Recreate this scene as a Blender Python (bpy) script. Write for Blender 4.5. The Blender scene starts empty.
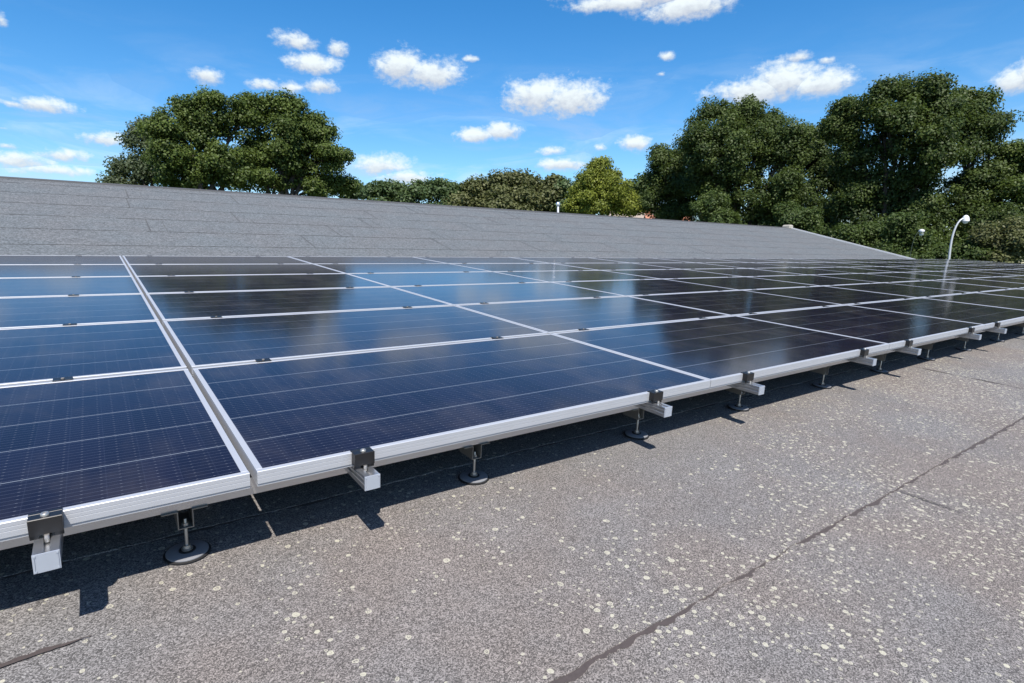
import bpy, math, random
import numpy as np
from mathutils import Vector, Matrix, Euler

# ---------------------------------------------------------------- camera, light, exposure
S = bpy.context.scene
COL = S.collection
R = math.radians
TH = R(4.97)                       # fall of the low roof (and of the panel field)
CAM = Vector((-2.0409, -1.3929, 0.4920))
YAW, PITCH, FPX = R(36.08), R(-8.049), 569.8
cam = bpy.data.cameras.new('camera')
cam.sensor_width = 36.0
cam.lens = FPX / 1024 * 36
cam.clip_start, cam.clip_end = 0.05, 6000
co = bpy.data.objects.new('camera', cam)
co.location = CAM
co.rotation_euler = (R(90) + PITCH, 0, -YAW)
COL.objects.link(co)
S.camera = co

SUN_DIR = Vector((-0.30, -0.625, 0.949)).normalized()     # towards the sun
SUN_EL = math.asin(SUN_DIR.z)
sun = bpy.data.lights.new('sun', 'SUN')
sun.energy, sun.angle, sun.color = 5.0, R(0.53), (1.0, 0.94, 0.86)
so = bpy.data.objects.new('sun', sun)
so.rotation_euler = SUN_DIR.to_track_quat('Z', 'Y').to_euler()
so.location = (-30, 0, 50)
COL.objects.link(so)

S.view_settings.view_transform = 'Standard'
S.view_settings.look = 'None'
S.view_settings.exposure = 0.72
S.view_settings.gamma = 1.0
S.view_settings.use_curve_mapping = False
S.render.film_transparent = False
S.cycles.max_bounces = 8
S.cycles.transparent_max_bounces = 8

FWD = Vector((math.sin(YAW) * math.cos(PITCH), math.cos(YAW) * math.cos(PITCH), math.sin(PITCH)))
RGT = Vector((math.cos(YAW), -math.sin(YAW), 0))
UPV = RGT.cross(FWD)


def ray(px, py):
    """direction in the world of a place seen in the photograph (used to survey where far things stand)"""
    return (RGT * ((px - 512) / FPX) + UPV * ((341.5 - py) / FPX) + FWD)


def azel(px, py):
    d = ray(px, py).normalized()
    return math.atan2(d.x, d.y), math.asin(d.z)


class NT:
    """small helper to write node graphs"""
    def __init__(self, tree):
        self.t = tree
        tree.nodes.clear()

    def n(self, kind, **kw):
        nd = self.t.nodes.new(kind)
        for k, v in kw.items():
            setattr(nd, k, v)
        return nd

    def l(self, a, b):
        self.t.links.new(a, b)

    def put(self, sock, v):
        if isinstance(v, bpy.types.NodeSocket):
            self.l(v, sock)
        elif v is not None:
            sock.default_value = v

    def m(self, op, a, b=None, c=None, clamp=False):
        nd = self.n('ShaderNodeMath', operation=op, use_clamp=clamp)
        self.put(nd.inputs[0], a)
        if b is not None:
            self.put(nd.inputs[1], b)
        if c is not None:
            self.put(nd.inputs[2], c)
        return nd.outputs[0]

    def v(self, op, a, b=None, c=None):
        nd = self.n('ShaderNodeVectorMath', operation=op)
        self.put(nd.inputs[0], a)
        if b is not None:
            self.put(nd.inputs[1], b)
        if c is not None:
            self.put(nd.inputs[2], c)
        return nd.outputs['Value'] if op in ('LENGTH', 'DOT_PRODUCT', 'DISTANCE') else nd.outputs[0]

    def step(self, x, lo, hi, a=0.0, b=1.0):
        nd = self.n('ShaderNodeMapRange', interpolation_type='SMOOTHSTEP')
        self.put(nd.inputs[0], x)
        for i, q in enumerate((lo, hi, a, b)):
            self.put(nd.inputs[i + 1], q)
        return nd.outputs[0]

    def noise(self, vec, scale, detail=3.0, rough=0.55, dist=0.0, dim='3D'):
        nd = self.n('ShaderNodeTexNoise', noise_dimensions=dim)
        self.put(nd.inputs['Vector'], vec)
        nd.inputs['Scale'].default_value = scale
        nd.inputs['Detail'].default_value = detail
        nd.inputs['Roughness'].default_value = rough
        nd.inputs['Distortion'].default_value = dist
        return nd.outputs[0]

    def mix(self, f, a, b, mode='MIX'):
        nd = self.n('ShaderNodeMix', data_type='RGBA', blend_type=mode)
        self.put(nd.inputs[0], f)
        for s, q in ((nd.inputs[6], a), (nd.inputs[7], b)):
            if isinstance(q, (tuple, list)):
                q = (*q, 1.0) if len(q) == 3 else q
            self.put(s, q)
        return nd.outputs[2]


# ---------------------------------------------------------------- sky
world = bpy.data.worlds.new('World')
S.world = world
world.use_nodes = True
w = NT(world.node_tree)
sky = w.n('ShaderNodeTexSky', sky_type='NISHITA')
sky.sun_disc = False
sky.sun_elevation = SUN_EL
sky.sun_rotation = math.atan2(SUN_DIR.x, SUN_DIR.y)
sky.altitude = 100
sky.air_density, sky.dust_density, sky.ozone_density = 1.0, 0.5, 3.0
gen = w.n('ShaderNodeTexCoord').outputs['Generated']
sx = w.n('ShaderNodeSeparateXYZ')
w.l(gen, sx.inputs[0])
az = w.m('ARCTAN2', sx.outputs[0], sx.outputs[1])
el = w.m('ARCSINE', sx.outputs[2])
ae = w.n('ShaderNodeCombineXYZ')
w.l(az, ae.inputs[0])
w.l(el, ae.inputs[1])
# a coarse and a fine wobble make the edges of the clouds billow
nz1 = w.noise(w.v('MULTIPLY', ae.outputs[0], (1.0, 1.5, 1.0)), 21.0, 7.0, 0.62)
nz2 = w.noise(w.v('MULTIPLY', ae.outputs[0], (1.0, 1.35, 1.0)), 95.0, 4.0, 0.6)
# where the cumulus clouds stand in the sky: centre, half width, half height (as surveyed), solidity
CLOUDS = [(400, 66, 24, 17, 1), (430, 73, 32, 15, 1), (535, 96, 34, 17, 1), (572, 98, 36, 19, 1),
          (478, 135, 22, 8, .9), (502, 131, 20, 9, 1), (755, 90, 44, 15, 1), (782, 80, 34, 20, 1), (822, 84, 36, 14, 1),
          (620, 3, 50, 9, 1), (690, 6, 44, 14, 1), (655, -8, 80, 18, 1), (798, 57, 20, 9, .75), (826, 60, 16, 6, .55),
          (667, 56, 12, 6, .7), (661, 74, 7, 4, .55), (635, 144, 17, 8, .95), (562, 164, 27, 7, .9),
          (553, 151, 22, 7, .6), (600, 148, 12, 6, .55), (380, 166, 34, 13, .85), (408, 178, 36, 10, .85),
          (296, 41, 27, 11, .8), (312, 64, 29, 12, .85), (337, 48, 13, 10, .75), (265, 85, 26, 8, .7), (290, 87, 18, 9, .7),
          (323, 86, 19, 8, .9), (206, 75, 20, 10, .85), (42, 105, 34, 8, .9), (15, 104, 30, 7, .6), (104, 139, 34, 9, .75),
          (20, 160, 44, 11, .8), (66, 156, 44, 9, .75), (55, 170, 70, 10, .6), (8, 146, 22, 6, .6),
          (1014, 80, 24, 14, .95), (1030, 74, 20, 16, 1), (1, 20, 11, 13, .6), (472, 59, 12, 5, .6), (2, 128, 14, 5, .4),
          (-40, 150, 50, 14, .8), (-60, 60, 40, 15, .9), (1090, 110, 50, 16, .9), (1110, 40, 40, 14, .9)]
best = None
for (px, py, hw, hh, sol) in CLOUDS:
    a, e = azel(px, py)
    ax, _ = azel(px + hw, py)
    _, ey = azel(px, py - hh)
    wa, he = abs(ax - a), abs(ey - e)
    q = w.v('MULTIPLY_ADD', ae.outputs[0], (1 / wa, 1 / he, 0), (-a / wa, -e / he, 0))
    ln = w.v('LENGTH', q)
    val = w.m('SUBTRACT', sol * 1.25, ln)
    ssy = w.n('ShaderNodeSeparateXYZ')
    w.l(q, ssy.inputs[0])
    if best is None:
        best, lift = val, ssy.outputs[1]
    else:
        gt = w.m('GREATER_THAN', val, best)
        mx = w.n('ShaderNodeMix', data_type='FLOAT')
        w.l(gt, mx.inputs[0])
        w.l(lift, mx.inputs[2])
        w.l(ssy.outputs[1], mx.inputs[3])
        lift = mx.outputs[0]
        best = w.m('MAXIMUM', best, val)
wob = w.m('ADD', w.m('MULTIPLY', w.m('SUBTRACT', nz1, 0.5), 1.9), w.m('MULTIPLY', w.m('SUBTRACT', nz2, 0.5), 1.0))
dens = w.step(w.m('ADD', best, wob), -0.10, 0.85)
# thin high veil low in the sky
veil = w.noise(w.v('MULTIPLY', ae.outputs[0], (2.2, 9.0, 1.0)), 2.2, 6.0, 0.6, 0.8)
veil = w.m('MULTIPLY', w.step(veil, 0.40, 0.75), w.step(el, 0.36, 0.08))
cov = w.m('MAXIMUM', w.m('MULTIPLY', dens, 0.94), w.m('MULTIPLY', veil, 0.50))
shade = w.step(w.m('ADD', lift, w.m('MULTIPLY', wob, 0.9)), -0.7, 0.45)
ccol = w.mix(shade, (3.6, 3.85, 4.25), (5.35, 5.8, 5.85))
hs = w.n('ShaderNodeHueSaturation')
hs.inputs['Saturation'].default_value = 1.37
hs.inputs['Value'].default_value = 1.0
w.l(sky.outputs[0], hs.inputs['Color'])
fin = w.mix(cov, hs.outputs[0], ccol)
bg = w.n('ShaderNodeBackground')
bg.inputs['Strength'].default_value = 0.11
w.l(fin, bg.inputs['Color'])
wo = w.n('ShaderNodeOutputWorld')
w.l(bg.outputs[0], wo.inputs['Surface'])


# ---------------------------------------------------------------- materials
def mat(name):
    m = bpy.data.materials.new(name)
    m.use_nodes = True
    g = NT(m.node_tree)
    out = g.n('ShaderNodeOutputMaterial')
    b = g.n('ShaderNodeBsdfPrincipled')
    g.l(b.outputs[0], out.inputs[0])
    return m, g, b, out


def plain(name, col, rough=0.6, metal=0.0, var=0.12, scale=30.0, bump=0.0):
    m, g, b, _ = mat(name)
    tc = g.n('ShaderNodeTexCoord').outputs['Object']
    nz = g.noise(tc, scale, 4.0, 0.6)
    lo = tuple(c * (1 - var) for c in col)
    hi = tuple(min(1, c * (1 + var)) for c in col)
    g.l(g.mix(nz, lo, hi), b.inputs['Base Color'])
    b.inputs['Roughness'].default_value = rough
    b.inputs['Metallic'].default_value = metal
    if bump:
        bp = g.n('ShaderNodeBump')
        bp.inputs['Strength'].default_value = bump
        bp.inputs['Distance'].default_value = 0.002
        g.l(nz, bp.inputs['Height'])
        g.l(bp.outputs[0], b.inputs['Normal'])
    return m


def felt_material(name, cool=0.0, lichen=1.0):
    """mineral granule roofing felt with lichen"""
    m, g, b, _ = mat(name)
    tc = g.n('ShaderNodeTexCoord').outputs['Object']
    vg = g.n('ShaderNodeTexVoronoi', feature='F1')
    g.l(tc, vg.inputs['Vector'])
    vg.inputs['Scale'].default_value = 60.0 if cool else 440.0
    gsep = g.n('ShaderNodeSeparateColor')
    g.l(vg.outputs['Color'], gsep.inputs[0])
    n2 = g.noise(tc, 24.0 if cool else 190.0, 4.0, 0.75)
    n3 = g.noise(tc, 1.1, 5.0, 0.6)
    n4 = g.noise(tc, 9.0, 4.0, 0.65)
    gr = g.m('ADD', g.m('MULTIPLY', gsep.outputs[0], 0.62), g.m('MULTIPLY', n2, 0.38))
    gr = g.m('POWER', gr, 1.5 if cool else 1.75)
    if cool:
        dark, light = (0.047, 0.050, 0.0525), (0.195, 0.205, 0.210)
        warm, grey = (0.98, 0.98, 1.0), (0.95, 1.0, 1.04)
    else:
        dark, light = (0.028, 0.0265, 0.025), (0.385, 0.364, 0.347)
        warm, grey = (1.04, 0.96, 0.92), (0.97, 0.985, 1.02)
    col = g.mix(gr, dark, light)
    col = g.mix(1.0, col, g.mix(g.step(n3, 0.35, 0.65), warm, grey), 'MULTIPLY')
    tone = g.m('ADD', 0.91, g.m('MULTIPLY', n4, 0.18))
    tn = g.n('ShaderNodeCombineColor')
    for i in range(3):
        g.l(tone, tn.inputs[i])
    col = g.mix(1.0, col, tn.outputs[0], 'MULTIPLY')
    if cool:
        st = g.noise(g.v('MULTIPLY', tc, (0.9, 9.0, 9.0)), 2.2, 6.0, 0.75)
        sv = g.m('MULTIPLY_ADD', st, 0.65, 0.68)
    else:
        st = g.noise(g.v('MULTIPLY', tc, (2.0, 0.7, 1.0)), 1.6, 6.0, 0.7, 0.6)
        sv = g.m('MULTIPLY_ADD', st, 0.34, 0.84)
    sc_ = g.n('ShaderNodeCombineColor')
    for i in range(3):
        g.l(sv, sc_.inputs[i])
    col = g.mix(1.0, col, sc_.outputs[0], 'MULTIPLY')
    # reddish worn patches
    red = g.step(g.noise(tc, 2.7, 5.0, 0.7, 0.5), 0.63, 0.78)
    col = g.mix(g.m('MULTIPLY', red, 0.0 if cool else 0.12), col, (0.15, 0.10, 0.085))
    if lichen:
        wn = g.n('ShaderNodeTexNoise')
        g.l(tc, wn.inputs['Vector'])
        wn.inputs['Scale'].default_value = 70.0
        wn.inputs['Detail'].default_value = 3.0
        jit = g.v('MULTIPLY_ADD', wn.outputs['Color'], (0.009, 0.009, 0.0), (-0.0045, -0.0045, 0.0))
        p2 = g.v('MULTIPLY', g.v('ADD', tc, jit), (1, 1, 0))
        dn = g.noise(g.v('ADD', tc, (3.1, 7.7, 0)), 1.3, 4.0, 0.65)
        sxy = g.n('ShaderNodeSeparateXYZ')
        g.l(tc, sxy.inputs[0])
        wet = g.step(g.m('SUBTRACT', g.m('MULTIPLY', sxy.outputs[0], 0.8), g.m('MULTIPLY', sxy.outputs[1], 0.7)), -1.6, 0.7, 0.42, 1.5)
        tot = None
        for sc, rad, pr in ((16.0, 0.15, 0.19), (26.0, 0.18, 0.36), (42.0, 0.21, 0.36)):
            vo = g.n('ShaderNodeTexVoronoi', feature='F1', voronoi_dimensions='2D')
            g.l(p2, vo.inputs['Vector'])
            vo.inputs['Scale'].default_value = sc
            rs = g.n('ShaderNodeSeparateColor')
            g.l(vo.outputs['Color'], rs.inputs[0])
            keep = g.m('LESS_THAN', rs.outputs[0], g.m('MULTIPLY', g.m('MULTIPLY', g.step(dn, 0.36, 0.62, 0.10, 1.7), wet), pr))
            rr = g.m('MULTIPLY_ADD', rs.outputs[1], rad * 0.75, rad * 0.32)
            rel = g.m('DIVIDE', vo.outputs['Distance'], rr)
            disc = g.step(rel, 1.02, 0.82)
            ring = g.m('SUBTRACT', 1.0, g.m('MULTIPLY', g.m('MULTIPLY', g.step(rel, 0.72, 0.42), g.step(rel, 0.10, 0.26)), g.m('MULTIPLY', rs.outputs[2], 0.95)))
            fleck = g.m('MULTIPLY', g.m('MULTIPLY', disc, ring), keep)
            tot = fleck if tot is None else g.m('MAXIMUM', tot, fleck)
        tot = g.m('MULTIPLY', tot, g.m('MULTIPLY_ADD', n2, 0.8, 0.42), clamp=True)
        tot = g.m('MULTIPLY', tot, 0.95 * lichen)
        col = g.mix(tot, col, (0.46, 0.44, 0.345))
    g.l(col, b.inputs['Base Color'])
    b.inputs['Roughness'].default_value = 0.9
    b.inputs['Specular IOR Level'].default_value = 0.35
    bp = g.n('ShaderNodeBump')
    bp.inputs['Strength'].default_value = 0.7
    bp.inputs['Distance'].default_value = 0.0016
    g.l(gr, bp.inputs['Height'])
    g.l(bp.outputs[0], b.inputs['Normal'])
    return m


M_FELT = felt_material('grey mineral felt', 0, 1.0)
M_FELT2 = felt_material('blue grey mineral felt', 1, 0.0)
M_TAR = plain('bitumen', (0.052, 0.041, 0.039), 0.85, 0, 0.35, 120, 0.6)
M_TAR2 = plain('old bitumen', (0.050, 0.051, 0.054), 0.85, 0, 0.3, 60)
M_RUB = plain('black rubber', (0.012, 0.012, 0.013), 0.6)
M_DISC = plain('grey plastic disc', (0.17, 0.175, 0.19), 0.6, 0, 0.1, 60)
M_ALU = plain('anodised aluminium', (0.42, 0.435, 0.465), 0.45, 0.35, 0.05, 9)
M_RAIL = plain('mill aluminium', (0.60, 0.61, 0.63), 0.30, 0.92, 0.06, 14)
M_CAP = plain('pale grey end cap', (0.33, 0.36, 0.41), 0.5, 0.2, 0.06, 40)
M_BRACKET = plain('dull zinc sheet', (0.22, 0.205, 0.185), 0.5, 0.45, 0.15, 60)
M_STEEL = plain('zinc steel', (0.46, 0.44, 0.41), 0.4, 0.8, 0.1, 50)
M_CLAMP = plain('black anodised clamp', (0.014, 0.014, 0.015), 0.38, 0.3, 0.15, 80)
M_WHITE = plain('white enamel', (0.62, 0.63, 0.65), 0.4, 0.0, 0.04, 5)
M_GALV = plain('pale galvanised metal', (0.42, 0.44, 0.46), 0.45, 0.25, 0.05, 4)
M_DARKPOLE = plain('dark green paint', (0.03, 0.045, 0.035), 0.5)
M_TRIM = plain('light metal trim', (0.55, 0.555, 0.56), 0.5, 0.2, 0.1, 3)
M_RENDER = plain('pale render', (0.36, 0.34, 0.31), 0.9, 0, 0.08, 2)
M_BARK = plain('bark', (0.055, 0.045, 0.036), 0.95, 0, 0.35, 6, 0.6)
M_TILE = plain('weathered roof tiles', (0.26, 0.215, 0.18), 0.9, 0, 0.25, 3)
M_TILE_RED = plain('red roof tiles', (0.34, 0.15, 0.095), 0.9, 0, 0.25, 3)
M_BRICK = plain('red brick', (0.36, 0.15, 0.085), 0.9, 0, 0.25, 5)
M_PANE = plain('window pane', (0.03, 0.035, 0.04), 0.08)


def cells_material():
    m, g, b, _ = mat('solar cells under glass')
    tc = g.n('ShaderNodeTexCoord').outputs['Object']
    sp = g.n('ShaderNodeSeparateXYZ')
    g.l(tc, sp.inputs[0])
    x, y = sp.outputs[0], sp.outputs[1]
    rnd = g.n('ShaderNodeObjectInfo').outputs['Random']

    def line(c, off, pitch, half, soft):
        f = g.m('PINGPONG', g.m('SUBTRACT', c, off), pitch / 2)     # 0 on the line
        return g.step(f, half + soft, half)
    gaps = line(y, 0.0015, 0.2025, 0.0011, 0.0006)                  # bright gaps between the strings of cells
    inside = g.m('MULTIPLY', g.m('GREATER_THAN', y, 0.05), g.m('LESS_THAN', y, 0.99))
    gaps = g.m('MULTIPLY', gaps, inside)
    bus = line(y, 0.0105, 0.0184, 0.0003, 0.0005)
    cut = line(x, 0.018, 0.0703, 0.0006, 0.0008)
    pad = g.m('MULTIPLY', line(x, 0.009, 0.03515, 0.0016, 0.001), line(y, 0.0105, 0.0184, 0.0007, 0.0005))
    cellx = g.m('FLOOR', g.m('DIVIDE', g.m('SUBTRACT', x, 0.018), 0.0703))
    celly = g.m('FLOOR', g.m('DIVIDE', g.m('SUBTRACT', y, 0.0015), 0.2025))
    cc = g.n('ShaderNodeCombineXYZ')
    g.l(cellx, cc.inputs[0])
    g.l(celly, cc.inputs[1])
    g.l(g.m('MULTIPLY', rnd, 91.0), cc.inputs[2])
    wn = g.n('ShaderNodeTexWhiteNoise', noise_dimensions='3D')
    g.l(cc.outputs[0], wn.inputs['Vector'])
    base = g.mix(wn.outputs['Value'], (0.0066, 0.0052, 0.0120), (0.0092, 0.0074, 0.0165))
    base = g.mix(g.m('MULTIPLY', bus, 0.34), base, (0.12, 0.14, 0.20))
    base = g.mix(g.m('MULTIPLY', cut, 0.05), base, (0.10, 0.12, 0.18))
    base = g.mix(g.m('MULTIPLY', pad, 0.26), base, (0.26, 0.28, 0.32))
    base = g.mix(g.m('MULTIPLY', gaps, 0.80), base, (0.22, 0.25, 0.29))
    # dust
    off = g.n('ShaderNodeCombineXYZ')
    g.l(g.m('MULTIPLY', rnd, 37.0), off.inputs[0])
    g.l(g.m('MULTIPLY', rnd, 53.0), off.inputs[1])
    pv = g.v('ADD', tc, off.outputs[0])
    du = g.noise(g.v('MULTIPLY', pv, (1, 0.6, 1)), 3.5, 5.0, 0.65)
    base = g.mix(g.m('MULTIPLY', g.step(du, 0.42, 0.75), 0.045), base, (0.42, 0.36, 0.30))
    spots = g.step(g.noise(pv, 42.0, 2.0, 0.5), 0.79, 0.83)
    base = g.mix(g.m('MULTIPLY', spots, 0.22), base, (0.6, 0.58, 0.52))
    g.l(base, b.inputs['Base Color'])
    g.l(g.m('MULTIPLY_ADD', du, 0.06, 0.085), b.inputs['Roughness'])
    b.inputs['IOR'].default_value = 1.33
    b.inputs['Specular IOR Level'].default_value = 0.34
    b.inputs['Specular Tint'].default_value = (1.0, 0.86, 0.90, 1.0)   # anti-reflection coating
    return m


M_CELLS = cells_material()


def leaf_material(name, a, bcol, trans=0.42):
    m, g, b, out = mat(name)
    geo = g.n('ShaderNodeNewGeometry')
    at = g.n('ShaderNodeAttribute', attribute_name='tint')
    f = g.m('MULTIPLY_ADD', geo.outputs['Random Per Island'], 0.45, g.m('MULTIPLY', at.outputs['Fac'], 0.6), clamp=True)
    col = g.mix(f, a, bcol)
    g.l(col, b.inputs['Base Color'])
    b.inputs['Roughness'].default_value = 0.55
    b.inputs['Specular IOR Level'].default_value = 0.3
    tr = g.n('ShaderNodeBsdfTranslucent')
    g.l(g.mix(0.5, col, (0.09, 0.13, 0.02)), tr.inputs['Color'])
    ms = g.n('ShaderNodeMixShader')
    ms.inputs[0].default_value = trans
    g.l(b.outputs[0], ms.inputs[1])
    g.l(tr.outputs[0], ms.inputs[2])
    g.l(ms.outputs[0], out.inputs[0])
    return m


L_OAK = leaf_material('mid green leaves', (0.034, 0.058, 0.014), (0.125, 0.172, 0.037))
L_GREY = leaf_material('grey green leaves', (0.050, 0.070, 0.036), (0.105, 0.135, 0.072))
L_DARK = leaf_material('dark green leaves', (0.020, 0.040, 0.011), (0.095, 0.132, 0.032))
L_BUSH = leaf_material('bush green leaves', (0.032, 0.058, 0.016), (0.095, 0.135, 0.034))
L_YELL = leaf_material('yellow green leaves', (0.080, 0.110, 0.014), (0.245, 0.275, 0.040))
L_BRWN = leaf_material('brownish green leaves', (0.070, 0.080, 0.032), (0.150, 0.160, 0.064))
L_FAR = leaf_material('blue green leaves', (0.050, 0.085, 0.034), (0.105, 0.150, 0.058))

mg, gg, gb, _ = mat('grass')
gt_ = gg.n('ShaderNodeTexCoord').outputs['Object']
gg.l(gg.mix(gg.noise(gt_, 0.25, 6.0, 0.7), (0.035, 0.06, 0.018), (0.09, 0.11, 0.035)), gb.inputs['Base Color'])
gb.inputs['Roughness'].default_value = 0.95
M_GRASS = mg


# ---------------------------------------------------------------- mesh helpers
class MB:
    def __init__(self):
        self.v, self.f = [], []

    def add(self, vs, fs):
        k = len(self.v)
        self.v += [tuple(p) for p in vs]
        self.f += [tuple(i + k for i in q) for q in fs]
        return self

    def box(self, x0, x1, y0, y1, z0, z1, c=0.0):
        """box, with its top edges chamfered by c"""
        if c <= 0:
            return self.add([(x0, y0, z0), (x1, y0, z0), (x1, y1, z0), (x0, y1, z0), (x0, y0, z1), (x1, y0, z1), (x1, y1, z1), (x0, y1, z1)],
                            [(0, 3, 2, 1), (4, 5, 6, 7), (0, 1, 5, 4), (1, 2, 6, 5), (2, 3, 7, 6), (3, 0, 4, 7)])
        zc = z1 - c
        vs = [(x0, y0, z0), (x1, y0, z0), (x1, y1, z0), (x0, y1, z0), (x0, y0, zc), (x1, y0, zc), (x1, y1, zc), (x0, y1, zc),
              (x0 + c, y0 + c, z1), (x1 - c, y0 + c, z1), (x1 - c, y1 - c, z1), (x0 + c, y1 - c, z1)]
        fs = [(0, 3, 2, 1)] + [(i, (i + 1) % 4, (i + 1) % 4 + 4, i + 4) for i in range(4)]
        fs += [(i + 4, (i + 1) % 4 + 4, (i + 1) % 4 + 8, i + 8) for i in range(4)] + [(8, 9, 10, 11)]
        return self.add(vs, fs)

    def prism(self, prof, axis, a, b):
        """closed outline (counter clockwise) pushed along x or y"""
        n = len(prof)
        mk = (lambda p, t: (t, p[0], p[1])) if axis == 'x' else (lambda p, t: (p[0], t, p[1]))
        vs = [mk(p, a) for p in prof] + [mk(p, b) for p in prof]
        fs = [(i, (i + 1) % n, (i + 1) % n + n, i + n) for i in range(n)]
        fs += [tuple(range(n))[::-1], tuple(range(n, 2 * n))]
        return self.add(vs, fs)

    def lathe(self, prof, c=(0, 0, 0), n=24):
        vs, fs = [], []
        for r, z in prof:
            for i in range(n):
                t = 2 * math.pi * i / n
                vs.append((c[0] + r * math.cos(t), c[1] + r * math.sin(t), c[2] + z))
        for j in range(len(prof) - 1):
            for i in range(n):
                fs.append((j * n + i, j * n + (i + 1) % n, (j + 1) * n + (i + 1) % n, (j + 1) * n + i))
        fs.append(tuple(range(n))[::-1])
        fs.append(tuple(range((len(prof) - 1) * n, len(prof) * n)))
        return self.add(vs, fs)

    def tube(self, pts, rad, n=8):
        pts = [Vector(p) for p in pts]
        vs, fs = [], []
        up = Vector((0.31, 0.17, 0.93)).normalized()
        for i, p in enumerate(pts):
            d = (pts[min(i + 1, len(pts) - 1)] - pts[max(i - 1, 0)]).normalized()
            a = d.cross(up)
            if a.length < 0.05:
                a = d.cross(Vector((1, 0, 0)))
            a.normalize()
            b2 = d.cross(a)
            r = rad[i] if isinstance(rad, (list, tuple)) else rad
            for k in range(n):
                t = 2 * math.pi * k / n
                vs.append(p + a * (math.cos(t) * r) + b2 * (math.sin(t) * r))
        for i in range(len(pts) - 1):
            for k in range(n):
                fs.append((i * n + k, i * n + (k + 1) % n, (i + 1) * n + (k + 1) % n, (i + 1) * n + k))
        fs.append(tuple(range(n))[::-1])
        fs.append(tuple(range((len(pts) - 1) * n, len(pts) * n)))
        return self.add(vs, fs)

    def mesh(self, name, m, smooth=None):
        me = bpy.data.meshes.new(name)
        me.from_pydata(self.v, [], self.f)
        me.update()
        if isinstance(m, (list, tuple)):
            for q in m:
                me.materials.append(q)
        else:
            me.materials.append(m)
        import bmesh
        bm = bmesh.new()
        bm.from_mesh(me)
        bmesh.ops.recalc_face_normals(bm, faces=bm.faces)
        bm.to_mesh(me)
        bm.free()
        if smooth is not None:
            me.shade_smooth()
            me.set_sharp_from_angle(angle=R(smooth))
        return me


def obj(name, me, parent=None):
    o = bpy.data.objects.new(name, me)
    COL.objects.link(o)
    if parent is not None:
        o.parent = parent
    return o


def tag(o, label, cat, group=None):
    o['label'], o['category'] = label, cat
    if group:
        o['group'] = group
    return o


def thing(name, label, cat, loc=(0, 0, 0), group=None, rot=(0, 0, 0)):
    o = bpy.data.objects.new(name, None)
    o.empty_display_size = 0.2
    COL.objects.link(o)
    o.location, o.rotation_euler = loc, rot
    return tag(o, label, cat, group)


def copy_tree(o, parent=None):
    c = o.copy()
    COL.objects.link(c)
    c.parent = parent
    for ch in list(o.children):
        copy_tree(ch, c)
    return c


CT, ST = math.cos(TH), math.sin(TH)


def A(x, y, n=0.0):
    """array coordinates (along the row, up the slope, off the panel face) to the world"""
    return Vector((x, y * CT - n * ST, y * ST + n * CT))


GROUND = -3.7
rng = random.Random(11)

# ---------------------------------------------------------------- ground
gm = MB().add([(-900, -900, GROUND), (1100, -900, GROUND), (1100, 1400, GROUND), (-900, 1400, GROUND)], [(0, 1, 2, 3)])
go = obj('ground', gm.mesh('ground', M_GRASS))
go['kind'] = 'structure'

# ---------------------------------------------------------------- the hall and its felted roof
hall = thing('building', 'large hall with grey felt roof carrying the panels and rising to a steeper slope behind', 'building', (0, 0, 0))
NR = -0.25                                      # felt lies this far under the panel faces
X0, X1 = -16.0, 25.65
PITCH_TAN = math.tan(R(16.0))
YB, ZB = 7.80, 7.80 * math.tan(TH) + NR / CT  # where the roof gets steeper
YR = 13.62
ZR = ZB + (YR - YB) * PITCH_TAN


def ragged(x, seed, amp):
    a = math.sin(x * 5.3 + seed) * 0.35 + math.sin(x * 17.1 + seed * 2.3) * 0.3 + math.sin(x * 41.0 + seed * 3.1) * 0.3
    # small lumps and drips along the edge
    b = abs(math.sin(x * 29.0 + 2.1 * math.sin(x * 13.0 + seed))) ** 3 * 0.7 + math.sin(x * 131.0 + 3 * math.sin(x * 37 + seed)) * 0.28
    return amp * (a + b - 0.25)


def xs_fine(a, b):
    out, x = [], a
    while x < b:
        out.append(x)
        x += 0.007 if -3.2 < x < 7 else 0.25
    return out + [b]



def two_tone(name, a, b, ma, mb):
    """sheets of felt and the bitumen along their laps in one skin"""
    k = len(a.f)
    a.add(b.v, b.f)
    me = a.mesh(name, [ma, mb])
    for i in range(k, len(me.polygons)):
        me.polygons[i].material_index = 1
    return me


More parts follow.
